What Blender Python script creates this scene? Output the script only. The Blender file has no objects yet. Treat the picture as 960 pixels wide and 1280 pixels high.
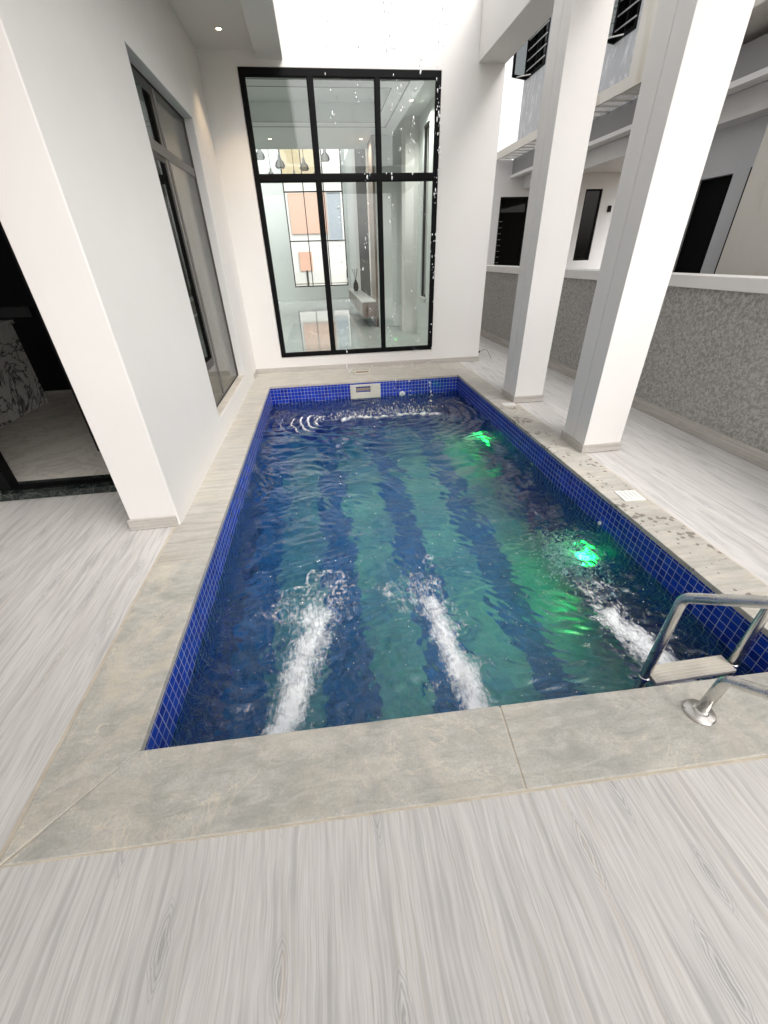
import bpy, bmesh, math, random
import numpy as np
from mathutils import Vector, Matrix
random.seed(7); rng = np.random.default_rng(11)
S = bpy.context.scene; COL = S.collection
rad = math.radians

# ------------------------------------------------------------------ helpers
def tag(o, label=None, cat=None, group=None, kind=None):
    if label: o['label'] = label
    if cat: o['category'] = cat
    if group: o['group'] = group
    if kind: o['kind'] = kind
    return o

def thing(name, label, cat, loc=(0, 0, 0), group=None, rz=0):
    o = bpy.data.objects.new(name, None); COL.objects.link(o)
    o.location = loc; o.rotation_euler = (0, 0, rz); o.empty_display_size = .1
    return tag(o, label, cat, group)

class MB:
    """collects geometry of one mesh; vertices are given in world metres"""
    def __init__(s): s.bm = bmesh.new()
    def quad(s, *p):
        return s.bm.faces.new([s.bm.verts.new(q) for q in p])
    def box(s, x0, x1, y0, y1, z0, z1):
        x0, x1 = sorted((x0, x1)); y0, y1 = sorted((y0, y1)); z0, z1 = sorted((z0, z1))
        v = [s.bm.verts.new((x, y, z)) for z in (z0, z1) for y in (y0, y1) for x in (x0, x1)]
        for f in ((0, 2, 3, 1), (4, 5, 7, 6), (0, 1, 5, 4), (2, 6, 7, 3), (0, 4, 6, 2), (1, 3, 7, 5)):
            s.bm.faces.new([v[i] for i in f])
        return s
    def prism(s, poly, z0, z1):
        """horizontal polygon (x,y) extruded from z0 to z1"""
        b = [s.bm.verts.new((x, y, z0)) for x, y in poly]; t = [s.bm.verts.new((x, y, z1)) for x, y in poly]
        s.bm.faces.new(b[::-1]); s.bm.faces.new(t); n = len(poly)
        for i in range(n): s.bm.faces.new((b[i], b[(i + 1) % n], t[(i + 1) % n], t[i]))
        return s
    def slab(s, axis, w0, w1, us, vs, hole=None):
        """solid slab between w0 and w1 along axis, cut in cells (us, vs); cells where hole(u, v) is true stay open"""
        us = sorted(us); vs = sorted(vs); nu, nv = len(us) - 1, len(vs) - 1
        def P(u, v, w): return {'x': (w, u, v), 'y': (u, w, v), 'z': (u, v, w)}[axis]
        full = [[not (hole and hole((us[i] + us[i + 1]) / 2, (vs[j] + vs[j + 1]) / 2)) for j in range(nv)] for i in range(nu)]
        ver = {}
        def V(i, j, k):
            key = (i, j, k)
            if key not in ver: ver[key] = s.bm.verts.new(P(us[i], vs[j], (w0, w1)[k]))
            return ver[key]
        F = lambda i, j: 0 <= i < nu and 0 <= j < nv and full[i][j]
        for i in range(nu):
            for j in range(nv):
                if not full[i][j]: continue
                for k in (0, 1): s.bm.faces.new((V(i, j, k), V(i + 1, j, k), V(i + 1, j + 1, k), V(i, j + 1, k)))
                if not F(i - 1, j): s.bm.faces.new((V(i, j, 0), V(i, j, 1), V(i, j + 1, 1), V(i, j + 1, 0)))
                if not F(i + 1, j): s.bm.faces.new((V(i + 1, j, 0), V(i + 1, j, 1), V(i + 1, j + 1, 1), V(i + 1, j + 1, 0)))
                if not F(i, j - 1): s.bm.faces.new((V(i, j, 0), V(i, j, 1), V(i + 1, j, 1), V(i + 1, j, 0)))
                if not F(i, j + 1): s.bm.faces.new((V(i, j + 1, 0), V(i, j + 1, 1), V(i + 1, j + 1, 1), V(i + 1, j + 1, 0)))
        return s
    def tube(s, pts, r, n=16, cap=True, radii=None):
        pts = [Vector(p) for p in pts]; rings = []; up = None
        for i, p in enumerate(pts):
            t = (pts[min(i + 1, len(pts) - 1)] - pts[max(i - 1, 0)]).normalized()
            if up is None:
                up = Vector((1, 0, 0)) if abs(t.x) < .9 else Vector((0, 1, 0))
            a = (up - t * up.dot(t)).normalized(); up = a; b = t.cross(a)
            rr = radii[i] if radii else r
            rings.append([s.bm.verts.new(p + (a * math.cos(2 * math.pi * k / n) + b * math.sin(2 * math.pi * k / n)) * rr) for k in range(n)])
        for A, B in zip(rings, rings[1:]):
            for k in range(n): s.bm.faces.new((A[k], A[(k + 1) % n], B[(k + 1) % n], B[k]))
        if cap: s.bm.faces.new(rings[0][::-1]); s.bm.faces.new(rings[-1])
        return s
    def lathe(s, c, prof, axis=(0, 0, 1), n=32):
        """profile [(radius, height)] turned round axis at c"""
        ax = Vector(axis).normalized(); a = ax.orthogonal().normalized(); b = ax.cross(a); c = Vector(c); rings = []
        for r, h in prof:
            rings.append([s.bm.verts.new(c + ax * h + (a * math.cos(2 * math.pi * k / n) + b * math.sin(2 * math.pi * k / n)) * max(r, 1e-4)) for k in range(n)])
        for A, B in zip(rings, rings[1:]):
            for k in range(n): s.bm.faces.new((A[k], A[(k + 1) % n], B[(k + 1) % n], B[k]))
        s.bm.faces.new(rings[0][::-1]); s.bm.faces.new(rings[-1])
        return s
    def ico(s, c, r, sx=1, sy=1, sz=1, sub=1):
        g = bmesh.ops.create_icosphere(s.bm, subdivisions=sub, radius=r)
        for v in g['verts']: v.co = Vector((v.co.x * sx, v.co.y * sy, v.co.z * sz)) + Vector(c)
        return s
    def build(s, name, mat, parent=None, bevel=0, smooth=False, loc=None):
        bmesh.ops.recalc_face_normals(s.bm, faces=s.bm.faces[:])
        uv = s.bm.loops.layers.uv.new('UVMap')
        for f in s.bm.faces:
            nx, ny, nz = (abs(c) for c in f.normal)
            for l in f.loops:
                x, y, z = l.vert.co
                l[uv].uv = (x, y) if nz >= nx and nz >= ny else ((y, z) if nx >= ny else (x, z))
            f.smooth = smooth
        base = Vector(loc) if loc is not None else (parent_loc(parent) if parent else Vector((0, 0, 0)))
        me = bpy.data.meshes.new(name); s.bm.to_mesh(me); s.bm.free()
        me.transform(Matrix.Translation(-base)); me.materials.append(mat)
        o = bpy.data.objects.new(name, me); COL.objects.link(o)
        if parent: o.parent = parent
        else: o.location = base
        if bevel:
            m = o.modifiers.new('Bevel', 'BEVEL'); m.width = bevel; m.segments = 2; m.limit_method = 'ANGLE'; m.angle_limit = rad(35)
            m.harden_normals = False
        return o

def parent_loc(p):
    v = Vector((0, 0, 0))
    while p: v += p.location; p = p.parent
    return v

# ------------------------------------------------------------------ materials
class Mat:
    def __init__(s, name):
        s.m = bpy.data.materials.new(name); s.m.use_nodes = True; s.nt = s.m.node_tree; s.nt.nodes.clear()
        s.out = s.nt.nodes.new('ShaderNodeOutputMaterial')
    def n(s, t, ins=None, **kw):
        nd = s.nt.nodes.new(t)
        for k, v in kw.items(): setattr(nd, k, v)
        for k, v in (ins or {}).items(): s.put(nd.inputs[k], v)
        return nd
    def put(s, sock, v):
        if isinstance(v, bpy.types.NodeSocket): s.nt.links.new(v, sock)
        else:
            if sock.type == 'RGBA': v = (v, v, v, 1) if isinstance(v, (int, float)) else (*v[:3], 1)
            sock.default_value = v
    def coord(s, kind='Object', scale=(1, 1, 1), loc=(0, 0, 0)):
        c = s.n('ShaderNodeTexCoord').outputs[kind]
        return s.n('ShaderNodeMapping', {0: c, 'Scale': scale, 'Location': loc}).outputs[0]
    def noise(s, vec, scale, detail=4, rough=.55, dist=0, col=False):
        nd = s.n('ShaderNodeTexNoise', {'Vector': vec, 'Scale': scale, 'Detail': detail, 'Roughness': rough, 'Distortion': dist})
        return nd.outputs[1 if col else 0]
    def ramp(s, fac, stops, interp='LINEAR'):
        nd = s.n('ShaderNodeValToRGB', {0: fac}); cr = nd.color_ramp; cr.interpolation = interp
        while len(cr.elements) < len(stops): cr.elements.new(.5)
        for e, (p, c) in zip(cr.elements, stops):
            e.position = p; e.color = (c, c, c, 1) if isinstance(c, (int, float)) else (*c, 1)
        return nd.outputs[0]
    def mix(s, f, a, b, mode='MIX'):
        nd = s.n('ShaderNodeMix', data_type='RGBA', blend_type=mode)
        s.put(nd.inputs[0], f); s.put(nd.inputs[6], a); s.put(nd.inputs[7], b); return nd.outputs[2]
    def math(s, op, a, b=0, c=None, clamp=False):
        nd = s.n('ShaderNodeMath', operation=op, use_clamp=clamp); s.put(nd.inputs[0], a); s.put(nd.inputs[1], b)
        if c is not None: s.put(nd.inputs[2], c)
        return nd.outputs[0]
    def sep(s, v):
        return s.n('ShaderNodeSeparateXYZ', {0: v}).outputs
    def comb(s, x, y, z=0):
        return s.n('ShaderNodeCombineXYZ', {0: x, 1: y, 2: z}).outputs[0]
    def bump(s, h, strength=.3, dist=.01):
        return s.n('ShaderNodeBump', {'Height': h, 'Strength': strength, 'Distance': dist}).outputs[0]
    def bsdf(s, col, rough=.5, metal=0, bump=None, spec=.5, **kw):
        ins = {'Base Color': col, 'Roughness': rough, 'Metallic': metal, 'Specular IOR Level': spec}
        if bump is not None: ins['Normal'] = bump
        ins.update(kw)
        b = s.n('ShaderNodeBsdfPrincipled', ins); return b.outputs[0]
    def done(s, sh): s.nt.links.new(sh, s.out.inputs[0]); return s.m

def plain(name, col, rough=.5, metal=0, var=.06, scale=6, bump=.0, **kw):
    m = Mat(name); c = m.coord(); a = m.noise(c, scale, 5)
    k = m.ramp(a, [(.3, 1 - var * 2), (.7, 1.0)])
    cc = m.mix(1.0, col, k, 'MULTIPLY')
    r = m.math('ADD', rough - .04, m.math('MULTIPLY', a, .08))
    b = m.bump(m.noise(c, scale * 20, 3), bump, .004) if bump else None
    return m.done(m.bsdf(cc, r, metal, b, **kw))

def m_paint(name, col, stains=0.0, streaks=0.0):
    m = Mat(name); c = m.coord()
    big = m.ramp(m.noise(c, .9, 4, .6), [(.3, .965), (.72, 1.0)])
    cc = m.mix(1.0, col, big, 'MULTIPLY')
    fine = m.ramp(m.noise(c, 14, 5, .7), [(.62, 0.0), (.78, 1.0)])
    cc = m.mix(m.math('MULTIPLY', fine, .10), cc, (.50, .48, .43))
    if stains:
        st = m.ramp(m.noise(m.coord(scale=(1.2, 1.2, .35)), 1.6, 6, .65, .6), [(.54, 0.0), (.72, 1.0)])
        cc = m.mix(m.math('MULTIPLY', st, stains), cc, (.42, .37, .26))
    if streaks:
        sk = m.ramp(m.noise(m.coord(scale=(3, 3, 1.2)), 2.6, 7, .75, .8), [(.50, 0.0), (.66, 1.0)])
        cc = m.mix(m.math('MULTIPLY', sk, streaks), cc, (.80, .82, .86))
    h = m.math('ADD', m.noise(c, 2.2, 4, .6), m.math('MULTIPLY', m.noise(c, 60, 4), .10))
    return m.done(m.bsdf(cc, m.ramp(m.noise(c, 3, 3), [(.3, .42), (.7, .6)]), 0, m.bump(h, .22, .012), .35))

WHITE = m_paint('white_wall_paint', (.765, .755, .735))
WHITE_CEIL = m_paint('ceiling_paint', (.72, .70, .67))
WHITE_STAIN = m_paint('stained_white_paint', (.66, .645, .60), stains=.75)
GREY_PANEL = m_paint('grey_plaster_panel', (.46, .48, .51), streaks=.8)
NEIGH_WALL = m_paint('neighbour_wall_paint', (.76, .77, .78), stains=.1)
NEIGH_GREY = m_paint('neighbour_grey_paint', (.52, .54, .57))
GLOSS_WALL = m_paint('room_paint', (.80, .83, .82))

def m_woodtile(name, tint=(1, 1, 1), dark=0.0):
    """printed wood grain porcelain planks laid along y"""
    m = Mat(name); co = m.coord(); x, y, z = m.sep(co)
    W = .165; L = 400.0
    row = m.math('FLOOR', m.math('DIVIDE', x, W))
    off = m.math('MULTIPLY', m.math('FRACT', m.math('MULTIPLY', row, .371)), L)
    yy = m.math('ADD', y, off); cell = m.math('FLOOR', m.math('DIVIDE', yy, L))
    rnd = m.n('ShaderNodeTexWhiteNoise', {'Vector': m.comb(row, cell, 3.0)}, noise_dimensions='3D').outputs
    rv = rnd[0]
    ox = m.math('MULTIPLY', rv, 37.0); oz = m.math('MULTIPLY', rv, 91.0)
    warp = m.noise(m.comb(m.math('ADD', m.math('MULTIPLY', x, 5.0), ox), m.math('MULTIPLY', yy, 2.2), oz), 1.0, 3)
    xs = m.math('ADD', x, m.math('MULTIPLY', m.math('SUBTRACT', warp, .5), .055))
    p1 = m.comb(m.math('ADD', m.math('MULTIPLY', xs, 190.0), ox), m.math('MULTIPLY', yy, 5.0), oz)
    p2 = m.comb(m.math('ADD', m.math('MULTIPLY', xs, 55.0), ox), m.math('MULTIPLY', yy, 2.0), oz)
    fine = m.noise(p1, 1.0, 3, .6); mid = m.noise(p2, 1.0, 3, .55)
    xs3 = m.math('ADD', x, m.math('MULTIPLY', m.math('SUBTRACT', fine, .5), .010))
    p3 = m.comb(m.math('ADD', m.math('MULTIPLY', xs3, 8.0), ox), m.math('MULTIPLY', yy, 1.3), oz)
    # cathedral figure: long pointed ovals printed here and there along a plank
    CL = .50
    ya = m.math('ADD', y, m.math('MULTIPLY', m.math('FRACT', m.math('MULTIPLY', row, .618)), CL)); ci = m.math('FLOOR', m.math('DIVIDE', ya, CL))
    rn = m.n('ShaderNodeTexWhiteNoise', {'Vector': m.comb(row, ci, 7.0)}, noise_dimensions='3D').outputs
    rs = m.sep(rn[1])
    dy = m.math('MULTIPLY', m.math('SUBTRACT', m.math('FRACT', m.math('DIVIDE', ya, CL)), .5), CL)
    dx = m.math('MULTIPLY', m.math('SUBTRACT', m.math('SUBTRACT', m.math('FRACT', m.math('DIVIDE', x, W)), .5), m.math('MULTIPLY', m.math('SUBTRACT', rs[0], .5), .45)), W)
    wv = m.noise(m.comb(m.math('MULTIPLY', x, 22.0), m.math('MULTIPLY', y, 14.0), oz), 1.0, 3)
    dx = m.math('ADD', dx, m.math('MULTIPLY', m.math('SUBTRACT', wv, .5), .022))
    dx = m.math('ADD', dx, m.math('MULTIPLY', m.math('SUBTRACT', fine, .5), .003))
    half = m.math('ADD', .10, m.math('MULTIPLY', rs[1], .12))
    ry = m.math('DIVIDE', dy, half)
    e = m.math('ADD', m.math('POWER', m.math('DIVIDE', m.math('ABSOLUTE', dx), .034), 1.2), m.math('MULTIPLY', ry, ry))
    ring = m.math('ADD', m.math('MULTIPLY', m.math('SINE', m.math('MULTIPLY', e, 26.0)), .5), .5)
    ringm = m.ramp(ring, [(.35, 0.0), (1.0, 1.0)])
    zone = m.math('MULTIPLY', m.ramp(e, [(0.0, 1.0), (.6, .6), (1.0, 0.0)]), m.math('GREATER_THAN', rs[2], .40))
    fig = m.math('MULTIPLY', ringm, zone)
    base = m.ramp(fine, [(.30, (.47, .46, .445)), (.48, (.60, .59, .575)), (.70, (.69, .68, .665))])
    c = m.mix(m.ramp(mid, [(.34, 0.75), (.5, 0.0)]), base, (.40, .395, .39))
    c = m.mix(m.math('MULTIPLY', fig, .8), c, (.27, .275, .29))
    warmz = m.ramp(m.noise(m.comb(m.math('ADD', m.math('MULTIPLY', xs, 34.0), oz), m.math('MULTIPLY', yy, 1.2), ox), 1.0, 3), [(.60, 0.0), (.72, 1.0)])
    c = m.mix(m.math('MULTIPLY', warmz, .42), c, (.56, .50, .41))
    pt = m.ramp(rv, [(0, .93), (1, 1.03)]); c = m.mix(1.0, c, pt, 'MULTIPLY')
    # dust and wear
    dust = m.ramp(m.noise(co, 1.3, 5, .6), [(.35, 0.0), (.75, .38)]); c = m.mix(dust, c, (.60, .59, .565))
    # joints
    fx = m.math('ABSOLUTE', m.math('SUBTRACT', m.math('FRACT', m.math('DIVIDE', x, W)), .5))
    fy = m.math('ABSOLUTE', m.math('SUBTRACT', m.math('FRACT', m.math('DIVIDE', yy, L)), .5))
    jx = m.math('GREATER_THAN', fx, .5 - .0011 / W); j = jx; c = m.mix(m.math('MULTIPLY', j, .35), c, (.38, .37, .34))
    if dark: c = m.mix(dark, c, (.25, .22, .20))
    c = m.mix(1.0, c, tint, 'MULTIPLY')
    b = m.bump(m.math('SUBTRACT', m.math('MULTIPLY', fine, .4), j), .12, .002)
    return m.done(m.bsdf(c, m.ramp(fine, [(.3, .42), (.7, .56)]), 0, b, .4))
DECK = m_woodtile('wood_look_tile')
SKIRT = None
def m_skirt():
    m = Mat('skirting_tile'); uv = m.coord('UV'); u, v, _ = m.sep(uv)
    g = m.noise(m.comb(m.math('MULTIPLY', u, 1.6), m.math('MULTIPLY', v, 60.0)), 1.0, 4)
    c = m.ramp(g, [(.3, (.36, .34, .315)), (.7, (.55, .53, .50))])
    edge = m.ramp(m.noise(m.coord(), 25, 4), [(.5, 0.0), (.7, .5)])
    return m.done(m.bsdf(m.mix(edge, c, (.55, .52, .44)), .5))
SKIRT = m_skirt()

def m_coping(name, seed, spots=False, film=.35, warm=0.0):
    m = Mat(name); co = m.coord(loc=(seed * 3.1, seed * 1.7, 0)); obj = m.n('ShaderNodeTexCoord').outputs['Object']
    a = m.noise(co, 3.2, 8, .68, .8); b = m.noise(co, 14, 8, .75, .4); f = m.noise(co, 130, 3, .7)
    st = m.noise(m.coord(loc=(seed, seed, 0), scale=(1.0, 3.2, 1)), 5.0, 8, .72, 1.6)
    c = m.ramp(a, [(.30, (.34, .345, .315)), (.48, (.46, .455, .415)), (.70, (.58, .565, .515))])
    c = m.mix(m.ramp(st, [(.50, 0.0), (.62, .6)]), c, (.60, .595, .555))
    c = m.mix(m.ramp(st, [(.36, .55), (.45, 0.0)]), c, (.31, .32, .295))
    c = m.mix(m.ramp(b, [(.40, .35), (.5, 0.0)]), c, (.36, .355, .32))
    c = m.mix(m.math('MULTIPLY', m.ramp(f, [(.42, 1.0), (.55, 0.0)]), .30), c, (.31, .30, .27))
    vn = m.math('ABSOLUTE', m.math('SUBTRACT', m.noise(co, 2.6, 6, .6, 1.6), .5))
    c = m.mix(m.math('MULTIPLY', m.ramp(vn, [(0.0, .75), (.010, 0.0)]), m.ramp(a, [(.45, 0.0), (.55, 1.0)])), c, (.68, .62, .50))
    # chalky cement film in patches
    sm = m.math('MULTIPLY', m.ramp(m.noise(co, 2.4, 9, .76, 1.2), [(.50, 0.0), (.60, 1.0)]), film)
    c = m.mix(sm, c, (.66, .59, .47))
    if warm:
        x, y, z = m.sep(co)
        gr = m.noise(m.comb(m.math('MULTIPLY', x, 2.5), m.math('MULTIPLY', y, 24.0)), 1.0, 5, .6, .6)
        c = m.mix(warm, c, m.ramp(gr, [(.3, (.31, .29, .255)), (.5, (.45, .43, .385)), (.7, (.54, .52, .475))]))
    if spots:
        x, y, z = m.sep(obj)
        zone = m.math('MULTIPLY', 1.0, m.ramp(m.math('DIVIDE', m.math('SUBTRACT', y, .25), 2.0), [(0.0, .9), (.25, 1.0), (.55, .6), (1.0, 0.1)]))
        vo = m.n('ShaderNodeTexVoronoi', {'Vector': obj, 'Scale': 24.0, 'Randomness': 1.0}, feature='F1').outputs
        size = m.math('MULTIPLY', m.ramp(m.noise(obj, 4.5, 3), [(.42, 0.05), (.60, .55)]), zone)
        wob = m.math('ADD', vo[0], m.math('MULTIPLY', m.math('SUBTRACT', m.noise(obj, 45, 3), .5), .35))
        k = m.ramp(m.math('SUBTRACT', size, wob), [(.0, 0.0), (.06, 1.0)])
        c = m.mix(m.math('MULTIPLY', k, .85), c, (.17, .15, .13))
    h = m.math('ADD', m.math('MULTIPLY', a, 1.0), m.math('ADD', m.math('MULTIPLY', b, .5), m.math('MULTIPLY', f, .08)))
    return m.done(m.bsdf(c, m.ramp(b, [(.3, .40), (.7, .62)]), 0, m.bump(h, .35, .010), .4))
COPE1 = m_coping('slate_coping_grey', 1, film=.22)
COPE2 = m_coping('slate_coping_left', 4, film=.5)
COPE3 = m_coping('slate_coping_stained', 8, spots=True, film=.6, warm=.55)
COPE4 = m_coping('slate_coping_back', 12, film=.6, warm=.65)
GROUT = plain('cream_grout', (.62, .56, .46), .8, var=.12, scale=14, bump=.5)

def m_mosaic(name, c1, c2, grout=(.42, .46, .60), T=.05, G=.0022, stripes=None, rough=.12):
    m = Mat(name); uv = m.coord('UV'); u, v, _ = m.sep(uv)
    cu = m.math('DIVIDE', u, T); cv = m.math('DIVIDE', v, T)
    fu = m.math('ABSOLUTE', m.math('SUBTRACT', m.math('FRACT', cu), .5)); fv = m.math('ABSOLUTE', m.math('SUBTRACT', m.math('FRACT', cv), .5))
    d = m.math('MAXIMUM', fu, fv); g = m.math('GREATER_THAN', d, .5 - G / T)
    r = m.n('ShaderNodeTexWhiteNoise', {'Vector': m.comb(m.math('FLOOR', cu), m.math('FLOOR', cv))}, noise_dimensions='3D').outputs[0]
    col = m.mix(r, c1, c2)
    if stripes:
        mask = 0.0
        wob = m.math('MULTIPLY', m.math('SUBTRACT', m.noise(uv, 1.5, 2), .5), .0)
        uu = m.math('MULTIPLY', m.math('FLOOR', m.math('DIVIDE', u, .025)), .025)
        uu = m.math('ADD', u, wob)
        acc = None
        for a, b in stripes:
            k = m.math('MULTIPLY', m.math('GREATER_THAN', uu, a), m.math('LESS_THAN', uu, b))
            acc = k if acc is None else m.math('ADD', acc, k)
        g1 = m.mix(r, (.16, .40, .36), (.26, .50, .45))
        soft = m.math('MULTIPLY', m.ramp(m.noise(m.coord(), 1.9, 6, .7), [(.36, .30), (.56, 1.0)]), m.math('MULTIPLY', m.ramp(m.math('DIVIDE', v, 5.3), [(.62, 1.0), (.92, .35)]), m.ramp(m.math('DIVIDE', u, 2.9), [(.12, .55), (.35, 1.0)])))
        col = m.mix(m.math('MULTIPLY', acc, soft), col, g1)
    dirt = m.ramp(m.noise(m.coord(), 2.5, 4), [(.3, .8), (.7, 1.0)])
    col = m.mix(1.0, col, dirt, 'MULTIPLY')
    gd = m.mix(m.ramp(m.noise(m.coord(), 7, 3), [(.4, 0.0), (.65, .75)]), grout, (.16, .2, .36))
    c = m.mix(g, col, gd)
    h = m.math('SUBTRACT', m.math('MULTIPLY', r, .3), g)
    ro = m.mix(g, rough, .7)
    return m.done(m.bsdf(c, ro, 0, m.bump(h, .25, .0015), .5))
STRIPES = [(.27, .66), (.97, 1.37), (1.65, 2.06), (2.33, 2.77)]
TILE = m_mosaic('cobalt_mosaic', (.002, .018, .30), (.006, .048, .52), grout=(.36, .40, .62))
FLOORTILE = m_mosaic('striped_mosaic', (.002, .075, .24), (.006, .15, .46), grout=(.10, .22, .34), T=.05, stripes=STRIPES, rough=.25)

BLACK = plain('black_aluminium', (.005, .0055, .006), .45, 0, .1, spec=.10)
BLACK_IN = plain('black_frame_old', (.03, .028, .026), .4, 0, .2)
BRONZE = plain('grey_bronze_frame', (.17, .155, .145), .4, .2, .1)
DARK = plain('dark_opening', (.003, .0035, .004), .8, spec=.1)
CHROME = None
def m_steel():
    m = Mat('brushed_stainless'); c = m.coord()
    a = m.noise(c, 7, 5, .6); sc = m.noise(m.coord(scale=(1, 1, 1)), 120, 3)
    col = m.ramp(a, [(.3, (.60, .59, .57)), (.7, (.78, .77, .74))])
    return m.done(m.bsdf(col, m.ramp(a, [(.3, .20), (.7, .34)]), 1.0, m.bump(sc, .05, .001)))
STEEL = m_steel()
PLASTIC = plain('cream_plastic', (.72, .68, .58), .4, var=.08)
PLASTIC_W = plain('white_plastic', (.80, .80, .78), .4, var=.06)
SILL = plain('cream_stone_sill', (.66, .62, .54), .45, var=.12, scale=9, bump=.2)
def m_marble(name, base, vein, scale=1.0, rough=.06, amount=.9, thick=.05):
    m = Mat(name); c = m.coord()
    v = m.math('ABSOLUTE', m.math('SUBTRACT', m.noise(c, 1.7 * scale, 6, .62, 2.2), .5))
    k = m.math('MULTIPLY', m.ramp(v, [(0.0, 1.0), (thick, 0.0)]), amount)
    v2 = m.math('ABSOLUTE', m.math('SUBTRACT', m.noise(c, 4.5 * scale, 5, .6, 1.5), .5))
    k = m.math('MAXIMUM', k, m.math('MULTIPLY', m.ramp(v2, [(0.0, .6), (thick * .4, 0.0)]), amount * .7))
    cc = m.mix(k, m.mix(m.noise(c, 1.2, 4), base, tuple(b * .82 for b in base)), vein)
    return m.done(m.bsdf(cc, rough, 0, None, .5))
MARBLE_FLOOR = m_marble('polished_floor_tile', (.78, .75, .68), (.40, .38, .34), .7, .07, .5)
MARBLE_ROOM = m_marble('polished_room_floor', (.66, .68, .65), (.5, .52, .5), .5, .05, .4)
MARBLE_PANEL = m_marble('veined_marble', (.84, .84, .82), (.06, .05, .07), .9, .12, 1.0, .04)
MARBLE_BLACK = m_marble('black_marble', (.012, .018, .017), (.16, .18, .17), 3.0, .12, .5, .03)
BROWN = plain('walnut_panel', (.20, .125, .085), .35, 0, .25, 3)
CURTAIN = plain('beige_curtain', (.40, .375, .30), .8, 0, .1, 8)

def m_glass(name, tint=(.80, .86, .84), refl=1.0):
    m = Mat(name)
    t = m.n('ShaderNodeBsdfTransparent', {0: tint}).outputs[0]
    c = m.coord(); ro = m.ramp(m.noise(c, 3, 3), [(.3, .0), (.7, .012)])
    g = m.n('ShaderNodeBsdfGlossy', {0: (1, 1, 1), 'Roughness': ro}).outputs[0]
    fr = m.n('ShaderNodeFresnel', {0: 1.5}).outputs[0]
    f = m.math('MULTIPLY', fr, refl, clamp=True)
    sh = m.n('ShaderNodeMixShader', {0: f, 1: t, 2: g}).outputs[0]
    return m.done(sh)
GLASS = m_glass('window_glass', (.93, .97, .955), 1.4)
GLASS_TINT = m_glass('tinted_window_glass', (.62, .64, .60), .9)
GLASS_DARK = m_glass('dark_glass', (.22, .24, .24), 2.0)

def m_granite():
    m = Mat('textured_grey_render'); c = m.coord()
    s1 = m.coord(scale=(1, 1.0, 1.0))
    v = m.noise(s1, 34, 5, .65, .9); big = m.noise(c, 1.1, 4)
    k = m.ramp(v, [(.42, 0.0), (.60, 1.0)])
    dark = m.mix(m.ramp(big, [(.35, 0.0), (.7, 1.0)]), (.25, .245, .225), (.31, .305, .28))
    cc = m.mix(k, dark, (.46, .46, .445))
    return m.done(m.bsdf(cc, .62, 0, m.bump(v, .8, .012), .4))
RENDER = m_granite()

# ------------------------------------------------------------------ dimensions
POOL_W, POOL_L, WATER, FLOORZ = 2.883, 5.278, -.25, -1.20
YB = 6.144                       # back wall face
XS = -.279                       # side wall face over the pool
XR = 3.497                       # outer end of the back wall
def near_in(x): return -.028 * x
def near_out(x): return -.300 - .027 * (x + .3)

# ------------------------------------------------------------------ ground + deck
def sheet(name, mat, xs, ys, z, hole, label, cat):
    b = MB(); xs = sorted(xs); ys = sorted(ys); V = {}
    def v(x, y):
        if (x, y) not in V: V[(x, y)] = b.bm.verts.new((x, y, z))
        return V[(x, y)]
    for x0, x1 in zip(xs, xs[1:]):
        for y0, y1 in zip(ys, ys[1:]):
            if not hole((x0 + x1) / 2, (y0 + y1) / 2): b.bm.faces.new((v(x0, y0), v(x1, y0), v(x1, y1), v(x0, y1)))
    return tag(b.build(name, mat), label, cat, kind='structure')
EARTH = plain('packed_earth', (.22, .19, .15), .9, 0, .2, 2)
sheet('ground', EARTH, [-400, -4, -.1, 3.0, 4.4, 400], [-400, -6, -.2, 5.4, 12, 400], -.03,
      lambda x, y: -.1 < x < 3.0 and -.2 < y < 5.4, 'bare earth ground around the houses', 'ground')
sheet('deck', DECK, [-9, -.03, POOL_W + .03, 4.43], [-7, -.12, POOL_L + .03, 14.5], 0,
      lambda x, y: -.03 < x < POOL_W + .03 and -.12 < y < POOL_L + .03,
      'pale grey wood grain tile deck around the pool', 'deck')

# ------------------------------------------------------------------ pool
pool = thing('swimming_pool', 'small rectangular pool lined with cobalt blue mosaic and grey stone coping', 'swimming pool', (1.44, 2.6, 0))
# walls (outer shell), one mesh per side
w = MB(); w.quad((0, 0, FLOORZ), (0, POOL_L, FLOORZ), (0, POOL_L, -.025), (0, 0, -.025)); w.build('wall', TILE, pool)
w = MB(); w.quad((POOL_W, near_in(POOL_W), FLOORZ), (POOL_W, POOL_L, FLOORZ), (POOL_W, POOL_L, -.025), (POOL_W, near_in(POOL_W), -.025)); w.build('wall', TILE, pool)
w = MB(); w.quad((0, POOL_L, FLOORZ), (POOL_W, POOL_L, FLOORZ), (POOL_W, POOL_L, -.025), (0, POOL_L, -.025)); w.build('wall', TILE, pool)
w = MB(); w.quad((0, 0, FLOORZ), (POOL_W, near_in(POOL_W), FLOORZ), (POOL_W, near_in(POOL_W), -.025), (0, 0, -.025)); w.build('wall', TILE, pool)
w = MB(); w.quad((0, 0, FLOORZ), (POOL_W, near_in(POOL_W), FLOORZ), (POOL_W, POOL_L, FLOORZ), (0, POOL_L, FLOORZ)); w.build('floor', FLOORTILE, pool)
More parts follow.
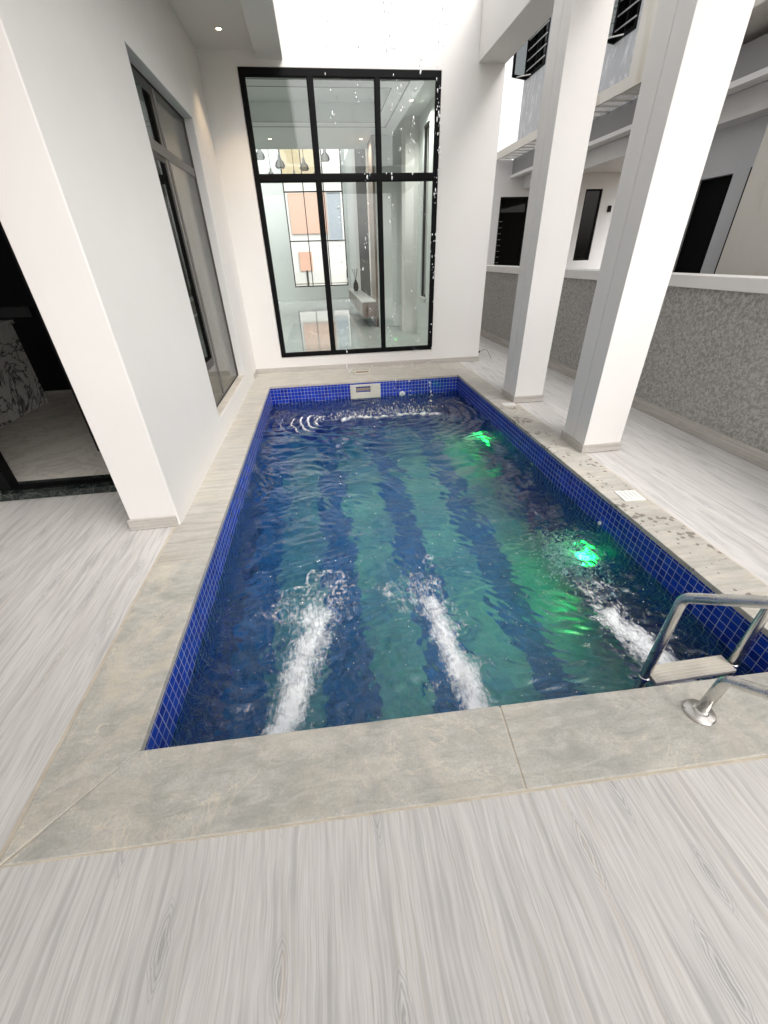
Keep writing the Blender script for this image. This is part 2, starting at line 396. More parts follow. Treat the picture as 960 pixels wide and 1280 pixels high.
# grout bed under the coping slabs
EO = .0
g = MB()
XO = POOL_W + .275
g.prism([(-.315, near_out(-.315) - .004), (XO + 2, near_out(XO + 2) - .016), (XO + 2, near_in(XO + 2) + .0), (0, .0), (-.0, .0)], -.02, .0035)
g.build('grout', GROUT, pool)
g = MB(); g.prism([(-.330, near_out(-.33) + .0), (0, 0), (0, POOL_L), (POOL_W, POOL_L), (POOL_W, 0), (XO + .012, 0), (XO + .012, 5.60), (-.330, 5.60)], -.021, .0030)
g.build('grout', GROUT, pool)
CT = .007
def cope(poly, mat):
    b = MB().prism(poly, -.028, CT); return b.build('coping_slab', mat, pool, bevel=.004)
lip = .008
def nq(xa_i, xb_i, xa_o, xb_o, mat):
    cope([(xa_o, near_out(xa_o)), (xb_o, near_out(xb_o)), (xb_i, near_in(xb_i) + lip), (xa_i, near_in(xa_i) + lip)], mat)
nq(.003, 1.440, -.300, 1.414, COPE1); nq(1.445, 2.884, 1.418, 2.87, COPE1); nq(2.889, 4.3, 2.875, 4.3, COPE1)
def lq(y0, y1, mat, x0=-.310, x1=lip): cope([(x0, y0), (x1, y0), (x1, y1), (x0, y1)], mat)
cope([(-.313, -.302), (0.0, .004), (lip, .010), (lip, 1.196), (-.313, 1.196)], COPE2)
lq(1.200, 2.60, COPE4); lq(2.604, 4.00, COPE4); lq(4.004, 5.276, COPE4)
def rq(y0, y1): cope([(POOL_W - lip, y0), (XO, y0), (XO, y1), (POOL_W - lip, y1)], COPE3)
rq(near_in(POOL_W) + .012, 1.196); rq(1.2, 2.397); rq(2.401, 3.598); rq(3.602, 5.276)
def bq(x0, x1): cope([(x0, POOL_L - lip + .01), (x1, POOL_L - lip + .01), (x1, 5.590), (x0, 5.590)], COPE4)
cope([(-.275, 5.594), (1.30, 5.594), (1.30, YB - .014), (-.275, YB - .014)], COPE4)
cope([(1.304, 5.594), (2.74, 5.594), (2.74, YB - .014), (1.304, YB - .014)], COPE4)
cope([(2.744, 5.594), (XO, 5.594), (XO, YB - .014), (2.744, YB - .014)], COPE4)
bq(-.31, .745); bq(.749, 2.145); bq(2.149, XO)

# skimmer on the back wall
sk = MB().slab('y', POOL_L - .022, POOL_L + .002, [1.19, 1.275, 1.50, 1.655], [-.255, -.165, -.075, -.045],
               lambda u, v: 1.275 < u < 1.50 and -.165 < v < -.075).build('skimmer_plate', PLASTIC, pool, bevel=.004)
sk2 = MB().slab('y', POOL_L - .001, POOL_L + .10, [1.27, 1.28, 1.495, 1.505], [-.17, -.16, -.08, -.07],
                lambda u, v: 1.28 < u < 1.495 and -.16 < v < -.08)
sk2.build('skimmer_throat', BROWN, sk)
MB().box(1.278, 1.497, POOL_L - .008, POOL_L - .003, -.14, -.10).build('skimmer_flap', plain('flap', (.35, .27, .2), .5), sk)
def fitting(c, ax, r):
    f = MB().lathe(c, [(r, 0), (r, .008), (r * .8, .014), (r * .45, .015), (r * .42, .004)], ax, 24).build('inlet', PLASTIC_W, pool, smooth=False)
fitting((1.995, POOL_L, -.232), (0, -1, 0), .045)
fitting((POOL_W, 2.62, -.30), (-1, 0, 0), .020); fitting((POOL_W, 1.434, -.225), (-1, 0, 0), .016)
# lid slot in the back coping
# pool lights
def m_emit(name, col, s):
    m = Mat(name); c = m.coord(); k = m.ramp(m.noise(c, 30, 2), [(.3, .8), (.7, 1.0)])
    return m.done(m.n('ShaderNodeEmission', {0: m.mix(1.0, col, k, 'MULTIPLY'), 1: s}).outputs[0])
GREEN_LENS = m_emit('green_lamp_lens', (.008, 1.0, .06), 10)
def pool_light(y, z, label, power):
    t = thing('underwater_light', label, 'pool light', (POOL_W, y, z), 'underwater lights on the pool wall')
    MB().lathe((POOL_W, y, z), [(.115, 0), (.115, .012), (.095, .022), (.093, .016)], (-1, 0, 0), 32).build('trim_ring', PLASTIC_W, t)
    MB().lathe((POOL_W - .017, y, z), [(.088, 0), (.084, .012), (.05, .028), (.0, .032)], (-1, 0, 0), 32).build('lens', GREEN_LENS, t, smooth=True)
    l = bpy.data.lights.new('green_lamp', 'SPOT'); l.color = (.02, 1.0, .22); l.energy = power; l.shadow_soft_size = .05; l.spot_size = rad(160); l.spot_blend = .5
    o = bpy.data.objects.new('green_lamp', l); COL.objects.link(o); o.parent = t; o.location = (-.06, 0, 0); o.rotation_euler = (0, rad(90), 0)
pool_light(1.443, -.75, 'bright green underwater lamp nearest the ladder', 4)
pool_light(3.948, -.905, 'smaller green underwater lamp near the far corner of the pool', 2.6)

# ------------------------------------------------------------------ water surface
dirs = []
def height(X, Y):
    Hh = np.zeros_like(X)
    # slow domain warp
    wx = .10 * np.sin(2.1 * Y + 1.3 * np.sin(1.7 * X)) + .05 * np.sin(5.3 * X + 4.1 * Y)
    wy = .08 * np.sin(2.7 * X + 1.1 * Y) + .05 * np.sin(6.1 * Y - 3.7 * X)
    Xw, Yw = X + wx, Y + wy
    r2 = np.random.default_rng(5)
    far = 1 / (1 + np.exp(-(Y - 1.9) * 2.2))
    # short waves travelling from the splash towards the viewer
    for lam, th_, sl in ((.62, 100, .045), (.47, 70, .05), (.36, 118, .06), (.29, 82, .06), (.24, 140, .04), (.33, 20, .05), (.26, 160, .05), (.21, 4, .045)):
        k = 2 * math.pi / lam; Hh += sl / k * (.8 + .5 * far) * np.sin(k * (Xw * math.cos(rad(th_)) + Yw * math.sin(rad(th_))) + lam * 100)
    near = np.clip((2.2 - Y) / 1.6, 0, 1)
    for i in range(54):
        lam = .030 * 1.062 ** (i % 36)
        th = rad(90) + r2.normal(0, .42 if i % 3 else 1.0)
        k = 2 * math.pi / lam
        w_ = math.exp(-((math.log(lam / .085)) / .55) ** 2)
        A = (.034 + .006 * far + .012 * near) * (w_ + .25) * lam / 6.283
        Hh += A * np.sin(k * (Xw * math.cos(th) + Yw * math.sin(th)) + r2.uniform(0, 6.28))
    # long crests running across the pool in the far half
    for lam, a in ((.135, .0052), (.225, .0095)):
        Hh += a * (.5 * far + 1.0 * np.exp(-((Y - 3.6) / .6) ** 2 - ((X - 1.1) / .8) ** 2)) * (.6 + .6 * np.sin(2.3 * X + 1.7 * Y)) * np.sin(2 * math.pi / lam * (Yw + .12 * np.sin(2.6 * X + lam * 30)) + lam * 77)
    # rings round the splash line
    xa, xb, ys = .80, 1.9, 4.36
    px = np.clip(X, xa, xb); d = np.sqrt((X - px) ** 2 + ((Y - ys) * 1.0) ** 2)
    env = np.exp(-d / .60) * np.clip(d / .10, 0, 1)
    mod = .75 + .5 * np.sin(3.1 * X + 2 * Y) * np.sin(4.3 * Y - X)
    Hh += .0175 * env * mod * np.sin(2 * math.pi * d / .115 + .35 * np.sin(4 * X + 3 * Y))
    for cx in (.75, 1.3, 1.75, 2.1):
        dd = np.sqrt((X - cx) ** 2 + (Y - 4.4) ** 2)
        Hh += .003 * np.exp(-dd / .4) * np.sin(2 * math.pi * dd / .075 + cx * 9)
    # churning around the jets
    for cx, cy in ((.60, .6), (1.40, .55), (2.45, .4)):
        dd = ((X - cx) / .28) ** 2 + ((Y - cy) / .55) ** 2
        e = np.exp(-dd)
        Hh += .0035 * e * np.sin(58 * Xw + 9 * Yw + 3 * np.sin(21 * Yw)) + .002 * e * np.sin(90 * Yw + 50 * Xw) + .0012 * e * np.sin(160 * Xw + 70 * Yw)
    return Hh
def grid_mesh(name, x0, x1, y0f, y1, nx, ny, hf, mat, attr=None, keep=None):
    u = np.linspace(0, 1, nx); v = np.linspace(0, 1, ny); U, V = np.meshgrid(u, v)
    X = x0 + (x1 - x0) * U; Y0 = y0f(X); Y = Y0 + (y1 - Y0) * V
    Z = hf(X, Y)
    me = bpy.data.meshes.new(name)
    idx = np.arange(nx * ny).reshape(ny, nx)
    q = np.stack([idx[:-1, :-1], idx[:-1, 1:], idx[1:, 1:], idx[1:, :-1]], -1).reshape(-1, 4)
    co = np.stack([X, Y, Z], -1).reshape(-1, 3)
    a = attr(X, Y).reshape(-1) if attr else None
    if keep is not None:
        m = (a[q].max(1) > keep); q = q[m]
        used = np.unique(q); mp = -np.ones(len(co), int); mp[used] = np.arange(len(used)); co = co[used]; a = a[used]; q = mp[q]
    me.from_pydata(co.tolist(), [], q.tolist()); me.update()
    me.polygons.foreach_set('use_smooth', [True] * len(me.polygons))
    if a is not None:
        at = me.attributes.new('env', 'FLOAT', 'POINT'); at.data.foreach_set('value', a.astype(np.float32))
    me.materials.append(mat)
    o = bpy.data.objects.new(name, me); COL.objects.link(o); return o
def m_water():
    m = Mat('pool_water'); c = m.coord()
    n1 = m.noise(m.coord(scale=(1, 1.0, 1)), 26, 3, .6, .6)
    n2 = m.noise(m.coord(scale=(1.6, .8, 1)), 70, 2, .5, .4)
    b = m.bump(m.math('ADD', n1, m.math('MULTIPLY', n2, .45)), 1.0, .0016)
    r = m.n('ShaderNodeBsdfRefraction', {0: (.68, .95, 1.0), 'Roughness': .0, 'IOR': 1.33, 'Normal': b}).outputs[0]
    g = m.n('ShaderNodeBsdfGlossy', {0: (1, 1, 1), 'Roughness': .0, 'Normal': b}).outputs[0]
    f = m.math('MULTIPLY', m.n('ShaderNodeFresnel', {0: 1.42, 'Normal': b}).outputs[0], 1.25, clamp=True)
    # light passing straight down for the lamps: ordinary refractive surface
    return m.done(m.n('ShaderNodeMixShader', {0: f, 1: r, 2: g}).outputs[0])
WATERM = m_water()
wt = grid_mesh('water', 0, POOL_W, near_in, POOL_L, 300, 560, lambda X, Y: WATER + height(X, Y), WATERM)
tag(wt, 'rippling clear water filling the blue pool', 'water', kind='structure')

# foam of the three jets and of the splash line, plus white painted glints
def m_foam_glint():
    m = Mat('foam_and_glints'); env = m.n('ShaderNodeAttribute', attribute_name='env').outputs['Fac']
    a = m.noise(m.coord(scale=(1.5, .42, 1)), 26, 8, .74, 1.4)
    b = m.noise(m.coord(scale=(1.0, 1.0, 1)), 14, 7, .72, 2.0)
    k = m.math('ADD', m.math('MULTIPLY', a, .55), m.math('MULTIPLY', b, .45))
    t = m.math('SUBTRACT', m.math('ADD', m.math('MULTIPLY', m.math('SUBTRACT', k, .5), 3.2), m.math('MULTIPLY', env, 1.35)), .55)
    al = m.ramp(t, [(0.0, 0.0), (.35, .48), (.8, 1.0)])
    p = m.bsdf((.86, .90, .92), .55, 0, m.bump(k, .6, .012), .3)
    tr = m.n('ShaderNodeBsdfTransparent').outputs[0]
    return m.done(m.n('ShaderNodeMixShader', {0: al, 1: tr, 2: p}).outputs[0])
FOAM_GLINT = m_foam_glint()
def seg_env(X, Y, x0, y0, x1, y1, w0, w1):
    dx, dy = x1 - x0, y1 - y0; L2 = dx * dx + dy * dy
    t = np.clip(((X - x0) * dx + (Y - y0) * dy) / L2, 0, 1)
    d = np.hypot(X - x0 - t * dx, Y - y0 - t * dy); w_ = w0 + (w1 - w0) * t
    return np.exp(-(d / w_) ** 1.7), t
_r9 = np.random.default_rng(3)
_W = [(_r9.uniform(0, 6.28), _r9.uniform(0, 6.28), l) for l in np.geomspace(.05, .5, 34)]
def fbm(X, Y, sh=0.0):
    o = np.zeros_like(X)
    for a, p, l in _W:
        k = 2 * math.pi / l; o += l ** .8 * np.sin(k * (X * math.cos(a + sh) + Y * math.sin(a + sh)) + p + 3 * sh)
    return o / 1.1
def jet(label, x0, y0, x1, y1, w0, w1, curls, side):
    def env(X, Y):
        wx, wy = .030 * fbm(X, Y), .045 * fbm(X, Y, 1.3)
        e, t = seg_env(X + wx * .3, Y + wy * .3, x0, y0, x1, y1, w0 * 1.5, w1 * 1.55)
        e *= 1.08 - .25 * t
        halo, _ = seg_env(X + wx * 2, Y + wy, x0, y0 + .25, x1, y1 + .15, w0 * 2.6, w1 * 2.6)
        e = np.maximum(e, .50 * halo)
        for cx, cy, r, s in curls:
            Xc, Yc = X + 1.6 * wx, Y + 1.6 * wy
            d = np.hypot(Xc - cx, (Yc - cy) * 1.15); a = np.arctan2(Yc - cy, Xc - cx)
            ringe = np.exp(-((d - r) / .05) ** 2) * np.clip(np.sin(a) * .8 + .45, 0, 1)
            e = np.maximum(e, s * ringe)
            e = np.maximum(e, .46 * np.exp(-((d) / (r * 1.7)) ** 2))
        return e
    xs = [x0, x1] + [c[0] - .28 for c in curls] + [c[0] + .28 for c in curls]; ys = [y0, y1] + [c[1] + .28 for c in curls]
    X0, X1 = max(.01, min(xs) - .18), min(POOL_W - .01, max(xs) + .18)
    nx = int((X1 - X0) / .010); ny = int((max(ys) + .2) / .010)
    o = grid_mesh('foam', X0, X1, lambda X: near_in(X) + .004, max(ys) + .15, nx, ny,
                  lambda X, Y: WATER + height(X, Y) + .003 + .022 * env(X, Y) * (.6 + .4 * np.sin(40 * X + 7 * Y) * np.sin(33 * Y)), FOAM_GLINT, env, .05)
    return tag(o, label, 'foam', kind='stuff')
jet('white foam of the left jet at the near pool edge', .475, .03, .66, .82, .060, .105, [(.70, .98, .22, .62), (.50, .95, .18, .45)], 1)
jet('white foam of the middle jet at the near pool edge', 1.435, .03, 1.37, .84, .062, .060, [(1.36, .98, .16, .55), (1.20, .92, .12, .45)], 1)
jet('white foam of the jet beside the ladder', 2.475, .05, 2.40, .56, .065, .085, [(2.42, .55, .17, .5)], 1)
def splash_glint_env(X, Y):
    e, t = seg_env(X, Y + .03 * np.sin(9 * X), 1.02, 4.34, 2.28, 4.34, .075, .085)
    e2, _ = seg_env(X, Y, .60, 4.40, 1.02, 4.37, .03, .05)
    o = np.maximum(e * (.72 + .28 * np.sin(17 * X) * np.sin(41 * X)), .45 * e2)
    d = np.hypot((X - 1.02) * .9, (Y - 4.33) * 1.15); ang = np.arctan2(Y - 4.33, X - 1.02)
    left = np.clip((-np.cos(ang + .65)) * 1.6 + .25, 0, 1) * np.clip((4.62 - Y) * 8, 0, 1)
    for r, k_ in ((.34, .80), (.44, .95), (.52, .80), (.62, .66), (.74, .55), (.88, .42)):  # broken white arcs painted in place of glints on the rings
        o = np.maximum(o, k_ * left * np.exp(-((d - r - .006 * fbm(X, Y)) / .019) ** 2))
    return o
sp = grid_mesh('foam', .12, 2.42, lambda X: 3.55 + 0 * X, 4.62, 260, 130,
               lambda X, Y: WATER + height(X, Y) + .004 + .022 * np.clip(splash_glint_env(X, Y) - .5, 0, 1) * 2 * (.5 + .5 * np.sin(60 * X) * np.sin(50 * Y)), FOAM_GLINT, splash_glint_env, .06)
tag(sp, 'line of white splashes where the falling water lands, with white arcs standing in for glints', 'foam', kind='stuff')

def glint_env(X, Y):  # sparse white flecks standing in for glints on the open water
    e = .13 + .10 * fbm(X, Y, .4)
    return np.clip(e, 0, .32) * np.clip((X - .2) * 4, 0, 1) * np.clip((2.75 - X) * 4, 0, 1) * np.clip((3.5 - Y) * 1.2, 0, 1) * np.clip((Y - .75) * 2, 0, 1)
th_ = grid_mesh('foam', .2, 2.75, lambda X: .75 + 0 * X, 3.5, 255, 275, lambda X, Y: WATER + height(X, Y) + .003, FOAM_GLINT, glint_env, .01)
tag(th_, 'thin broken white threads standing in for glints over the middle of the pool', 'foam', kind='stuff')

# falling water: broken streams of drops and the small splashes
def m_drop():
    m = Mat('water_drop'); c = m.coord(); k = m.noise(c, 9, 2)
    g = m.n('ShaderNodeBsdfGlass', {0: (1, 1, 1), 'Roughness': .08, 'IOR': 1.33}).outputs[0]
    d = m.bsdf((.9, .92, .93), .25)
    return m.done(m.n('ShaderNodeMixShader', {0: m.ramp(k, [(.3, .75), (.7, .95)]), 1: g, 2: d}).outputs[0])
DROP = m_drop()
b = MB()
streams = [(1.17, .040, .75), (1.37, .02, .2), (1.44, .030, .55), (1.71, .028, .8), (1.78, .05, .9), (1.99, .045, .8), (2.20, .022, .95), (2.235, .02, .7)]
for sx, wob, dens in streams:
    z = 4.6; ph = random.uniform(0, 6)
    while z > WATER + .02:
        fade = 1.0 if z > 1.9 else (.55 if z > .5 else .8)
        if sx > 2.15: fade = 1.0
        z -= random.expovariate(1 / (.058 / (dens * fade)))
        x = sx + wob * math.sin(z * 5 + ph) + random.gauss(0, wob * .35); y = 4.40 + random.gauss(0, .02)
        r = random.choice((.0035, .005, .0065, .0075)) * random.uniform(.8, 1.15); st = random.uniform(1.2, 3.0)
        b.ico((x, y, z), r, random.uniform(.8, 1.3), 1, st)
        if random.random() < .35:
            for _ in range(random.randint(1, 3)):
                b.ico((x + random.gauss(0, .02), y + random.gauss(0, .01), z + random.gauss(0, .02)), r * .6, 1, 1, random.uniform(1, 2.2))
for _ in range(420):   # crown of splashes
    x = random.uniform(.98, 2.30) if random.random() < .85 else random.uniform(.62, 1.0)
    h = abs(random.gauss(0, .045)); b.ico((x, 4.36 + random.gauss(0, .06), WATER + .02 + h), random.uniform(.002, .0065), 1, 1, random.uniform(.8, 2))
for _ in range(26):    # higher spatter with little threads
    x = random.uniform(1.0, 2.3); h = random.uniform(.05, .24)
    b.ico((x, 4.36 + random.gauss(0, .1), WATER + h), random.uniform(.002, .005), 1, 1, random.uniform(1, 3))
tag(b.build('falling_water_drops', DROP, smooth=True), 'strings of white drops falling in front of the large window', 'water drops', kind='stuff')
b = MB()
for _ in range(520):   # bubbles floating round the jets
    cx, cy, sx_, sy_ = random.choice(((.62, .75, .22, .45), (1.40, .7, .22, .45), (1.05, 1.1, .5, .6), (2.35, .6, .2, .35), (2.3, 1.3, .25, .5)))
    x = random.gauss(cx, sx_); y = random.gauss(cy, sy_)
    if .03 < x < POOL_W - .03 and .02 < y < 4.9: b.ico((x, y, WATER + .002 + float(height(np.array([x]), np.array([y]))[0])), random.choice((.0018, .0025, .0035)), 1, 1, .7)
for _ in range(2600):   # fine bubbles drifting in the beams of the green lamps
    cx, cy, cz, q = random.choice(((2.66, 1.42, -.66, .09), (2.60, 1.30, -.55, .13), (2.55, 1.15, -.42, .13), (2.70, 3.9, -.82, .06)))
    x, y, z = random.gauss(cx, q), random.gauss(cy, q * 1.2), random.gauss(cz, q * .6)
    if x < POOL_W - .01 and z < WATER - .02: b.ico((x, y, z), random.choice((.004, .0055, .0075)), 1, 1, 1)
tag(b.build('water_bubbles', DROP, smooth=True), 'tiny bubbles scattered over the water around the jets', 'bubbles', kind='stuff')

# ------------------------------------------------------------------ back wall with the big window
bw = thing('back_wall', 'tall white wall at the end of the pool holding the large black framed window', 'wall', (1.6, YB, 0))
WX0, WX1, WZ0, WZ1 = .159, 2.665, .237, 3.55
MB().slab('y', YB, YB + .20, [-.9, WX0, WX1, XR], [-.05, WZ0, WZ1, 4.6], lambda u, v: WX0 < u < WX1 and WZ0 < v < WZ1).build('wall_body', WHITE, bw, bevel=.006)
MB().box(XS + .013, XR + .012, YB - .013, YB + .001, .004, .082).build('skirting', SKIRT, bw, bevel=.002)
MB().box(XR + .0005, XR + .012, YB + .001, YB + .2, .004, .082).build('skirting', SKIRT, bw, bevel=.002)
win = MB().slab('y', YB - .012, YB + .055, [WX0 + .002, WX0 + .062, .975, 1.035, 1.812, 1.865, WX1 - .062, WX1 - .002],
                [WZ0 + .002, WZ0 + .058, 2.475, 2.545, WZ1 - .075, WZ1 - .002],
                lambda u, v: any(a < u < c for a, c in ((WX0 + .062, .975), (1.035, 1.812), (1.865, WX1 - .062))) and any(a < v < c for a, c in ((WZ0 + .058, 2.475), (2.545, WZ1 - .075)))
                ).build('window_frame', BLACK, bw, bevel=.004)
for a, c in ((WX0 + .062, .975), (1.035, 1.812), (1.865, WX1 - .062)):
    for e, f in ((WZ0 + .058, 2.475), (2.545, WZ1 - .075)):
        MB().box(a - .01, c + .01, YB + .018, YB + .024, e - .01, f + .01).build('glass_pane', GLASS, win)
        # slim inner bead
        MB().slab('y', YB - .004, YB + .012, [a + .0005, a + .012, c - .012, c - .0005], [e + .0005, e + .012, f - .012, f - .0005], lambda u, v, a=a, c=c, e=e, f=f: a + .012 < u < c - .012 and e + .012 < v < f - .012).build('glazing_bead', BLACK, win)

# ------------------------------------------------------------------ side wall with the reveal window, front pier
sw = thing('side_wall', 'thick white wall along the left edge of the pool with a deep window recess', 'wall', (-.4, 4, 0))
MB().slab('x', -.60, XS, [1.640, 3.300, 5.114, YB - .0015], [-.05, .223, 2.880, 3.69], lambda u, v: 3.3 < u < 5.114 and .223 < v < 2.88).build('wall_body', WHITE, sw, bevel=.006)
MB().box(-.615, -.292, 1.627, 1.641, .004, .088).build('skirting', SKIRT, sw, bevel=.002)
MB().box(-.615, -.601, 1.6415, 2.25, .004, .088).build('skirting', SKIRT, sw, bevel=.002)
MB().box(XS, XS + .012, 5.80, YB - .014, .008, .082).build('skirting', SKIRT, sw, bevel=.002)
MB().box(-.37, XS - .004, 3.303, 5.111, .2235, .236).build('sill', SILL, sw, bevel=.003)
FXa, FXb = -.43, -.372
wf = MB().slab('x', FXa, FXb, [3.302, 3.325, 4.09, 4.145, 5.088, 5.112], [.238, .262, 2.385, 2.465, 2.852, 2.878],
               lambda u, v: (3.325 < u < 4.09 or 4.145 < u < 5.088) and (.262 < v < 2.385 or 2.465 < v < 2.852)).build('window_frame', BRONZE, sw, bevel=.003)
for a, c in ((3.325, 4.09), (4.145, 5.088)):
    for e, f in ((.262, 2.385), (2.465, 2.852)):
        MB().box(-.384, -.378, a - .01, c + .01, e - .01, f + .01).build('glass_pane', GLASS_TINT, wf)
MB().slab('x', -.3775, -.3725, [3.36, 3.40, 3.945, 3.985], [.62, .70, 2.335, 2.375], lambda u, v: 3.4 < u < 3.945 and .70 < v < 2.335).build('sash', BLACK_IN, wf, bevel=.002)
# dark edge line round the frame (rubber seal)
MB().slab('x', FXb, FXb + .004, [3.304, 3.316, 5.092, 5.110], [.240, .252, 2.858, 2.876], lambda u, v: 3.316 < u < 5.092 and .252 < v < 2.858).build('seal', BLACK, wf)
# curtains and dim room behind it
cu = MB(); pts = []
n = 90
for i in range(n + 1):
    y = 3.75 + 1.35 * i / n; pts.append((-.545 - .035 * math.sin(i * .75) - .02 * math.sin(i * .31), y))
for (xa, ya), (xb, yb) in zip(pts, pts[1:]): cu.quad((xa, ya, .1), (xb, yb, .1), (xb, yb, 2.95), (xa, ya, 2.95))
o = cu.build('curtain', CURTAIN, smooth=True); o.modifiers.new('Solid', 'SOLIDIFY').thickness = .004
tag(o, 'beige folded curtain hanging behind the recessed side window', 'curtain')

# ------------------------------------------------------------------ canopy ceiling, beams, upper storey
cn = thing('canopy', 'white canopy slab with downstand beam over the left side of the pool', 'canopy', (0, 3, 3.69))
MB().box(-4.2, .395, .9, YB - .002, 3.691, 3.95).build('ceiling_slab', WHITE_CEIL, cn)
MB().box(.3975, .705, -.2, YB - .002, 3.615, 4.25).build('beam', WHITE, cn, bevel=.006)
ob = thing('roof_beam', 'deep white roof beam running over the two pool columns', 'beam', (3.3, 3, 3.62))
MB().box(3.137, XR, -.6, YB - .002, 3.622, 4.25).build('beam_body', WHITE, ob, bevel=.006)
tr = thing('added_shade_roof', 'added unseen white flat roof shading the terrace behind the viewer', 'roof', (0, -2.2, 3.7))
MB().box(-5, 4.2, -4.6, -1.2, 3.45, 3.70).build('roof_slab', WHITE_CEIL, tr)  # unseen slab added to shade the front deck
MB().box(-5, -.45, -1.198, 1.60, 3.05, 3.3).build('roof_slab', WHITE_CEIL, tr)
for px_ in (-3.2, 3.7): MB().box(px_, px_ + .35, -4.5, -4.15, 0.001, 3.449).build('post', WHITE, tr)
tw_ = thing('added_shade_wall', 'added unseen white wall keeping light off the terrace left of the entrance', 'wall', (-3.4, -1, 0))
MB().box(-3.5, -3.3, -4.4, 2.29, .001, 3.04).build('wall_body', WHITE, tw_)  # unseen wall added to block light from the left
us = thing('parapet', 'white parapet of the house above the canopy', 'wall', (-1, 4, 4))
MB().box(-4.2, .20, 1.4, YB - .003, 3.955, 4.7).build('wall_body', WHITE, us)

# downlight
def m_lamp(name, col, s):
    m = Mat(name); c = m.coord(); k = m.ramp(m.noise(c, 40, 2), [(.3, .85), (.7, 1.0)])
    return m.done(m.n('ShaderNodeEmission', {0: m.mix(1.0, col, k, 'MULTIPLY'), 1: s}).outputs[0])
WARM = m_lamp('warm_lamp', (1, .78, .45), 9)
def downlight(loc, label, r=.04, power=0, rim=True, grp=None):
    t = thing('downlight', label, 'ceiling light', loc, grp); x, y, z = loc
    MB().lathe(loc, [(r * .75, .0005), (r * 1.25, -.0005), (r * 1.25, -.006), (r * .8, -.004)], (0, 0, 1), 24).build('trim_ring', PLASTIC_W, t)
    MB().lathe((x, y, z - .001), [(r * .74, 0), (r * .74, -.004), (r * .3, -.008)], (0, 0, 1), 20).build('lens', WARM, t)
    if power:
        l = bpy.data.lights.new('warm_spot', 'SPOT'); l.energy = power; l.color = (1, .72, .42) if power < 30 else (1, .96, .9); l.spot_size = rad(80) if power < 30 else rad(150); l.spot_blend = .6; l.shadow_soft_size = .02
        q = bpy.data.objects.new('warm_spot', l); COL.objects.link(q); q.parent = t; q.location = (0, 0, -.015)
downlight((.079, 5.617, 3.688), 'lit round warm downlight in the canopy ceiling', .035, 16)

# ------------------------------------------------------------------ columns
def column(y0, label):
    t = thing('column', label, 'column', (3.318, y0 + .185, 0), 'white columns along the right pool edge')
    x0, x1, y1 = 3.137, 3.499, y0 + .362; ym = y0 + .175; g = .004
    p = [(x0, y0), (x1, y0), (x1, y1), (x0, y1), (x0, ym + g), (x0 + .012, ym + g), (x0 + .012, ym - g), (x0, ym - g)]
    MB().prism(p, .0, 3.6215).build('shaft', WHITE, t, bevel=.004)
    MB().slab('z', .0072, .084, [x0 - .013, x0 - .0006, x1 + .0006, x1 + .013], [y0 - .013, y0 - .0006, y1 + .0006, y1 + .013],
              lambda u, v: x0 - .0006 < u < x1 + .0006 and y0 - .0006 < v < y1 + .0006).build('skirting', SKIRT, t, bevel=.002)
column(2.229, 'nearer white square column with a vertical groove beside the drain cover')
column(3.769, 'farther white square column with a vertical groove, close to the back wall')

# ------------------------------------------------------------------ drain covers, pipe stub cable
def drain(cx, cy, wx, wy, rz, label):
    t = thing('drain_cover', label, 'drain cover', (cx, cy, CT), 'white covers in the right coping', rz)
    bmm = MB().box(cx - wx / 2, cx + wx / 2, cy - wy / 2, cy + wy / 2, CT + .0004, CT + .006)
    bmm.build('cover_plate', PLASTIC_W, t, bevel=.0015)
    for i in range(4):
        xx = cx - wx / 2 + (wx) * (.2 + .2 * i)
        MB().box(xx - .003, xx + .003, cy - wy * .36, cy + wy * .36, CT + .0061, CT + .0068).build('slot', plain('slot_grey', (.55, .54, .5), .6), t)
drain(3.055, 1.43, .165, .15, rad(-4), 'square off-white drain cover in the coping near the nearer column')
drain(3.05, 3.72, .15, .10, 0, 'small white drain cover in the coping at the foot of the farther column')
t = thing('lid_slot', 'open brown slot with raised rim in the coping above the skimmer', 'skimmer lid', (1.43, 5.80, CT))
MB().slab('z', CT + .0002, CT + .012, [1.31, 1.325, 1.54, 1.555], [5.72, 5.735, 5.865, 5.88], lambda u, v: 1.325 < u < 1.54 and 5.735 < v < 5.865).build('rim', PLASTIC, t, bevel=.002)
MB().box(1.326, 1.539, 5.736, 5.864, CT + .0003, CT + .003).build('opening', BROWN, t)
tc = thing('cable_end', 'loose black cable end sticking out over the deck by the back wall corner', 'cable', (3.6, 6.3, .06))
cab = [(XR + .001, 6.30, .10), (XR + .08, 6.31, .12), (XR + .16, 6.33, .15), (XR + .22, 6.34, .14), (XR + .26, 6.28, .06), (XR + .27, 6.22, .006)]
MB().tube(cab, .004, 8).build('wire', plain('grey_wire', (.12, .12, .12), .6), tc, smooth=True)
MB().tube(cab[:2], .016, 10).build('conduit', BLACK, tc, smooth=True)

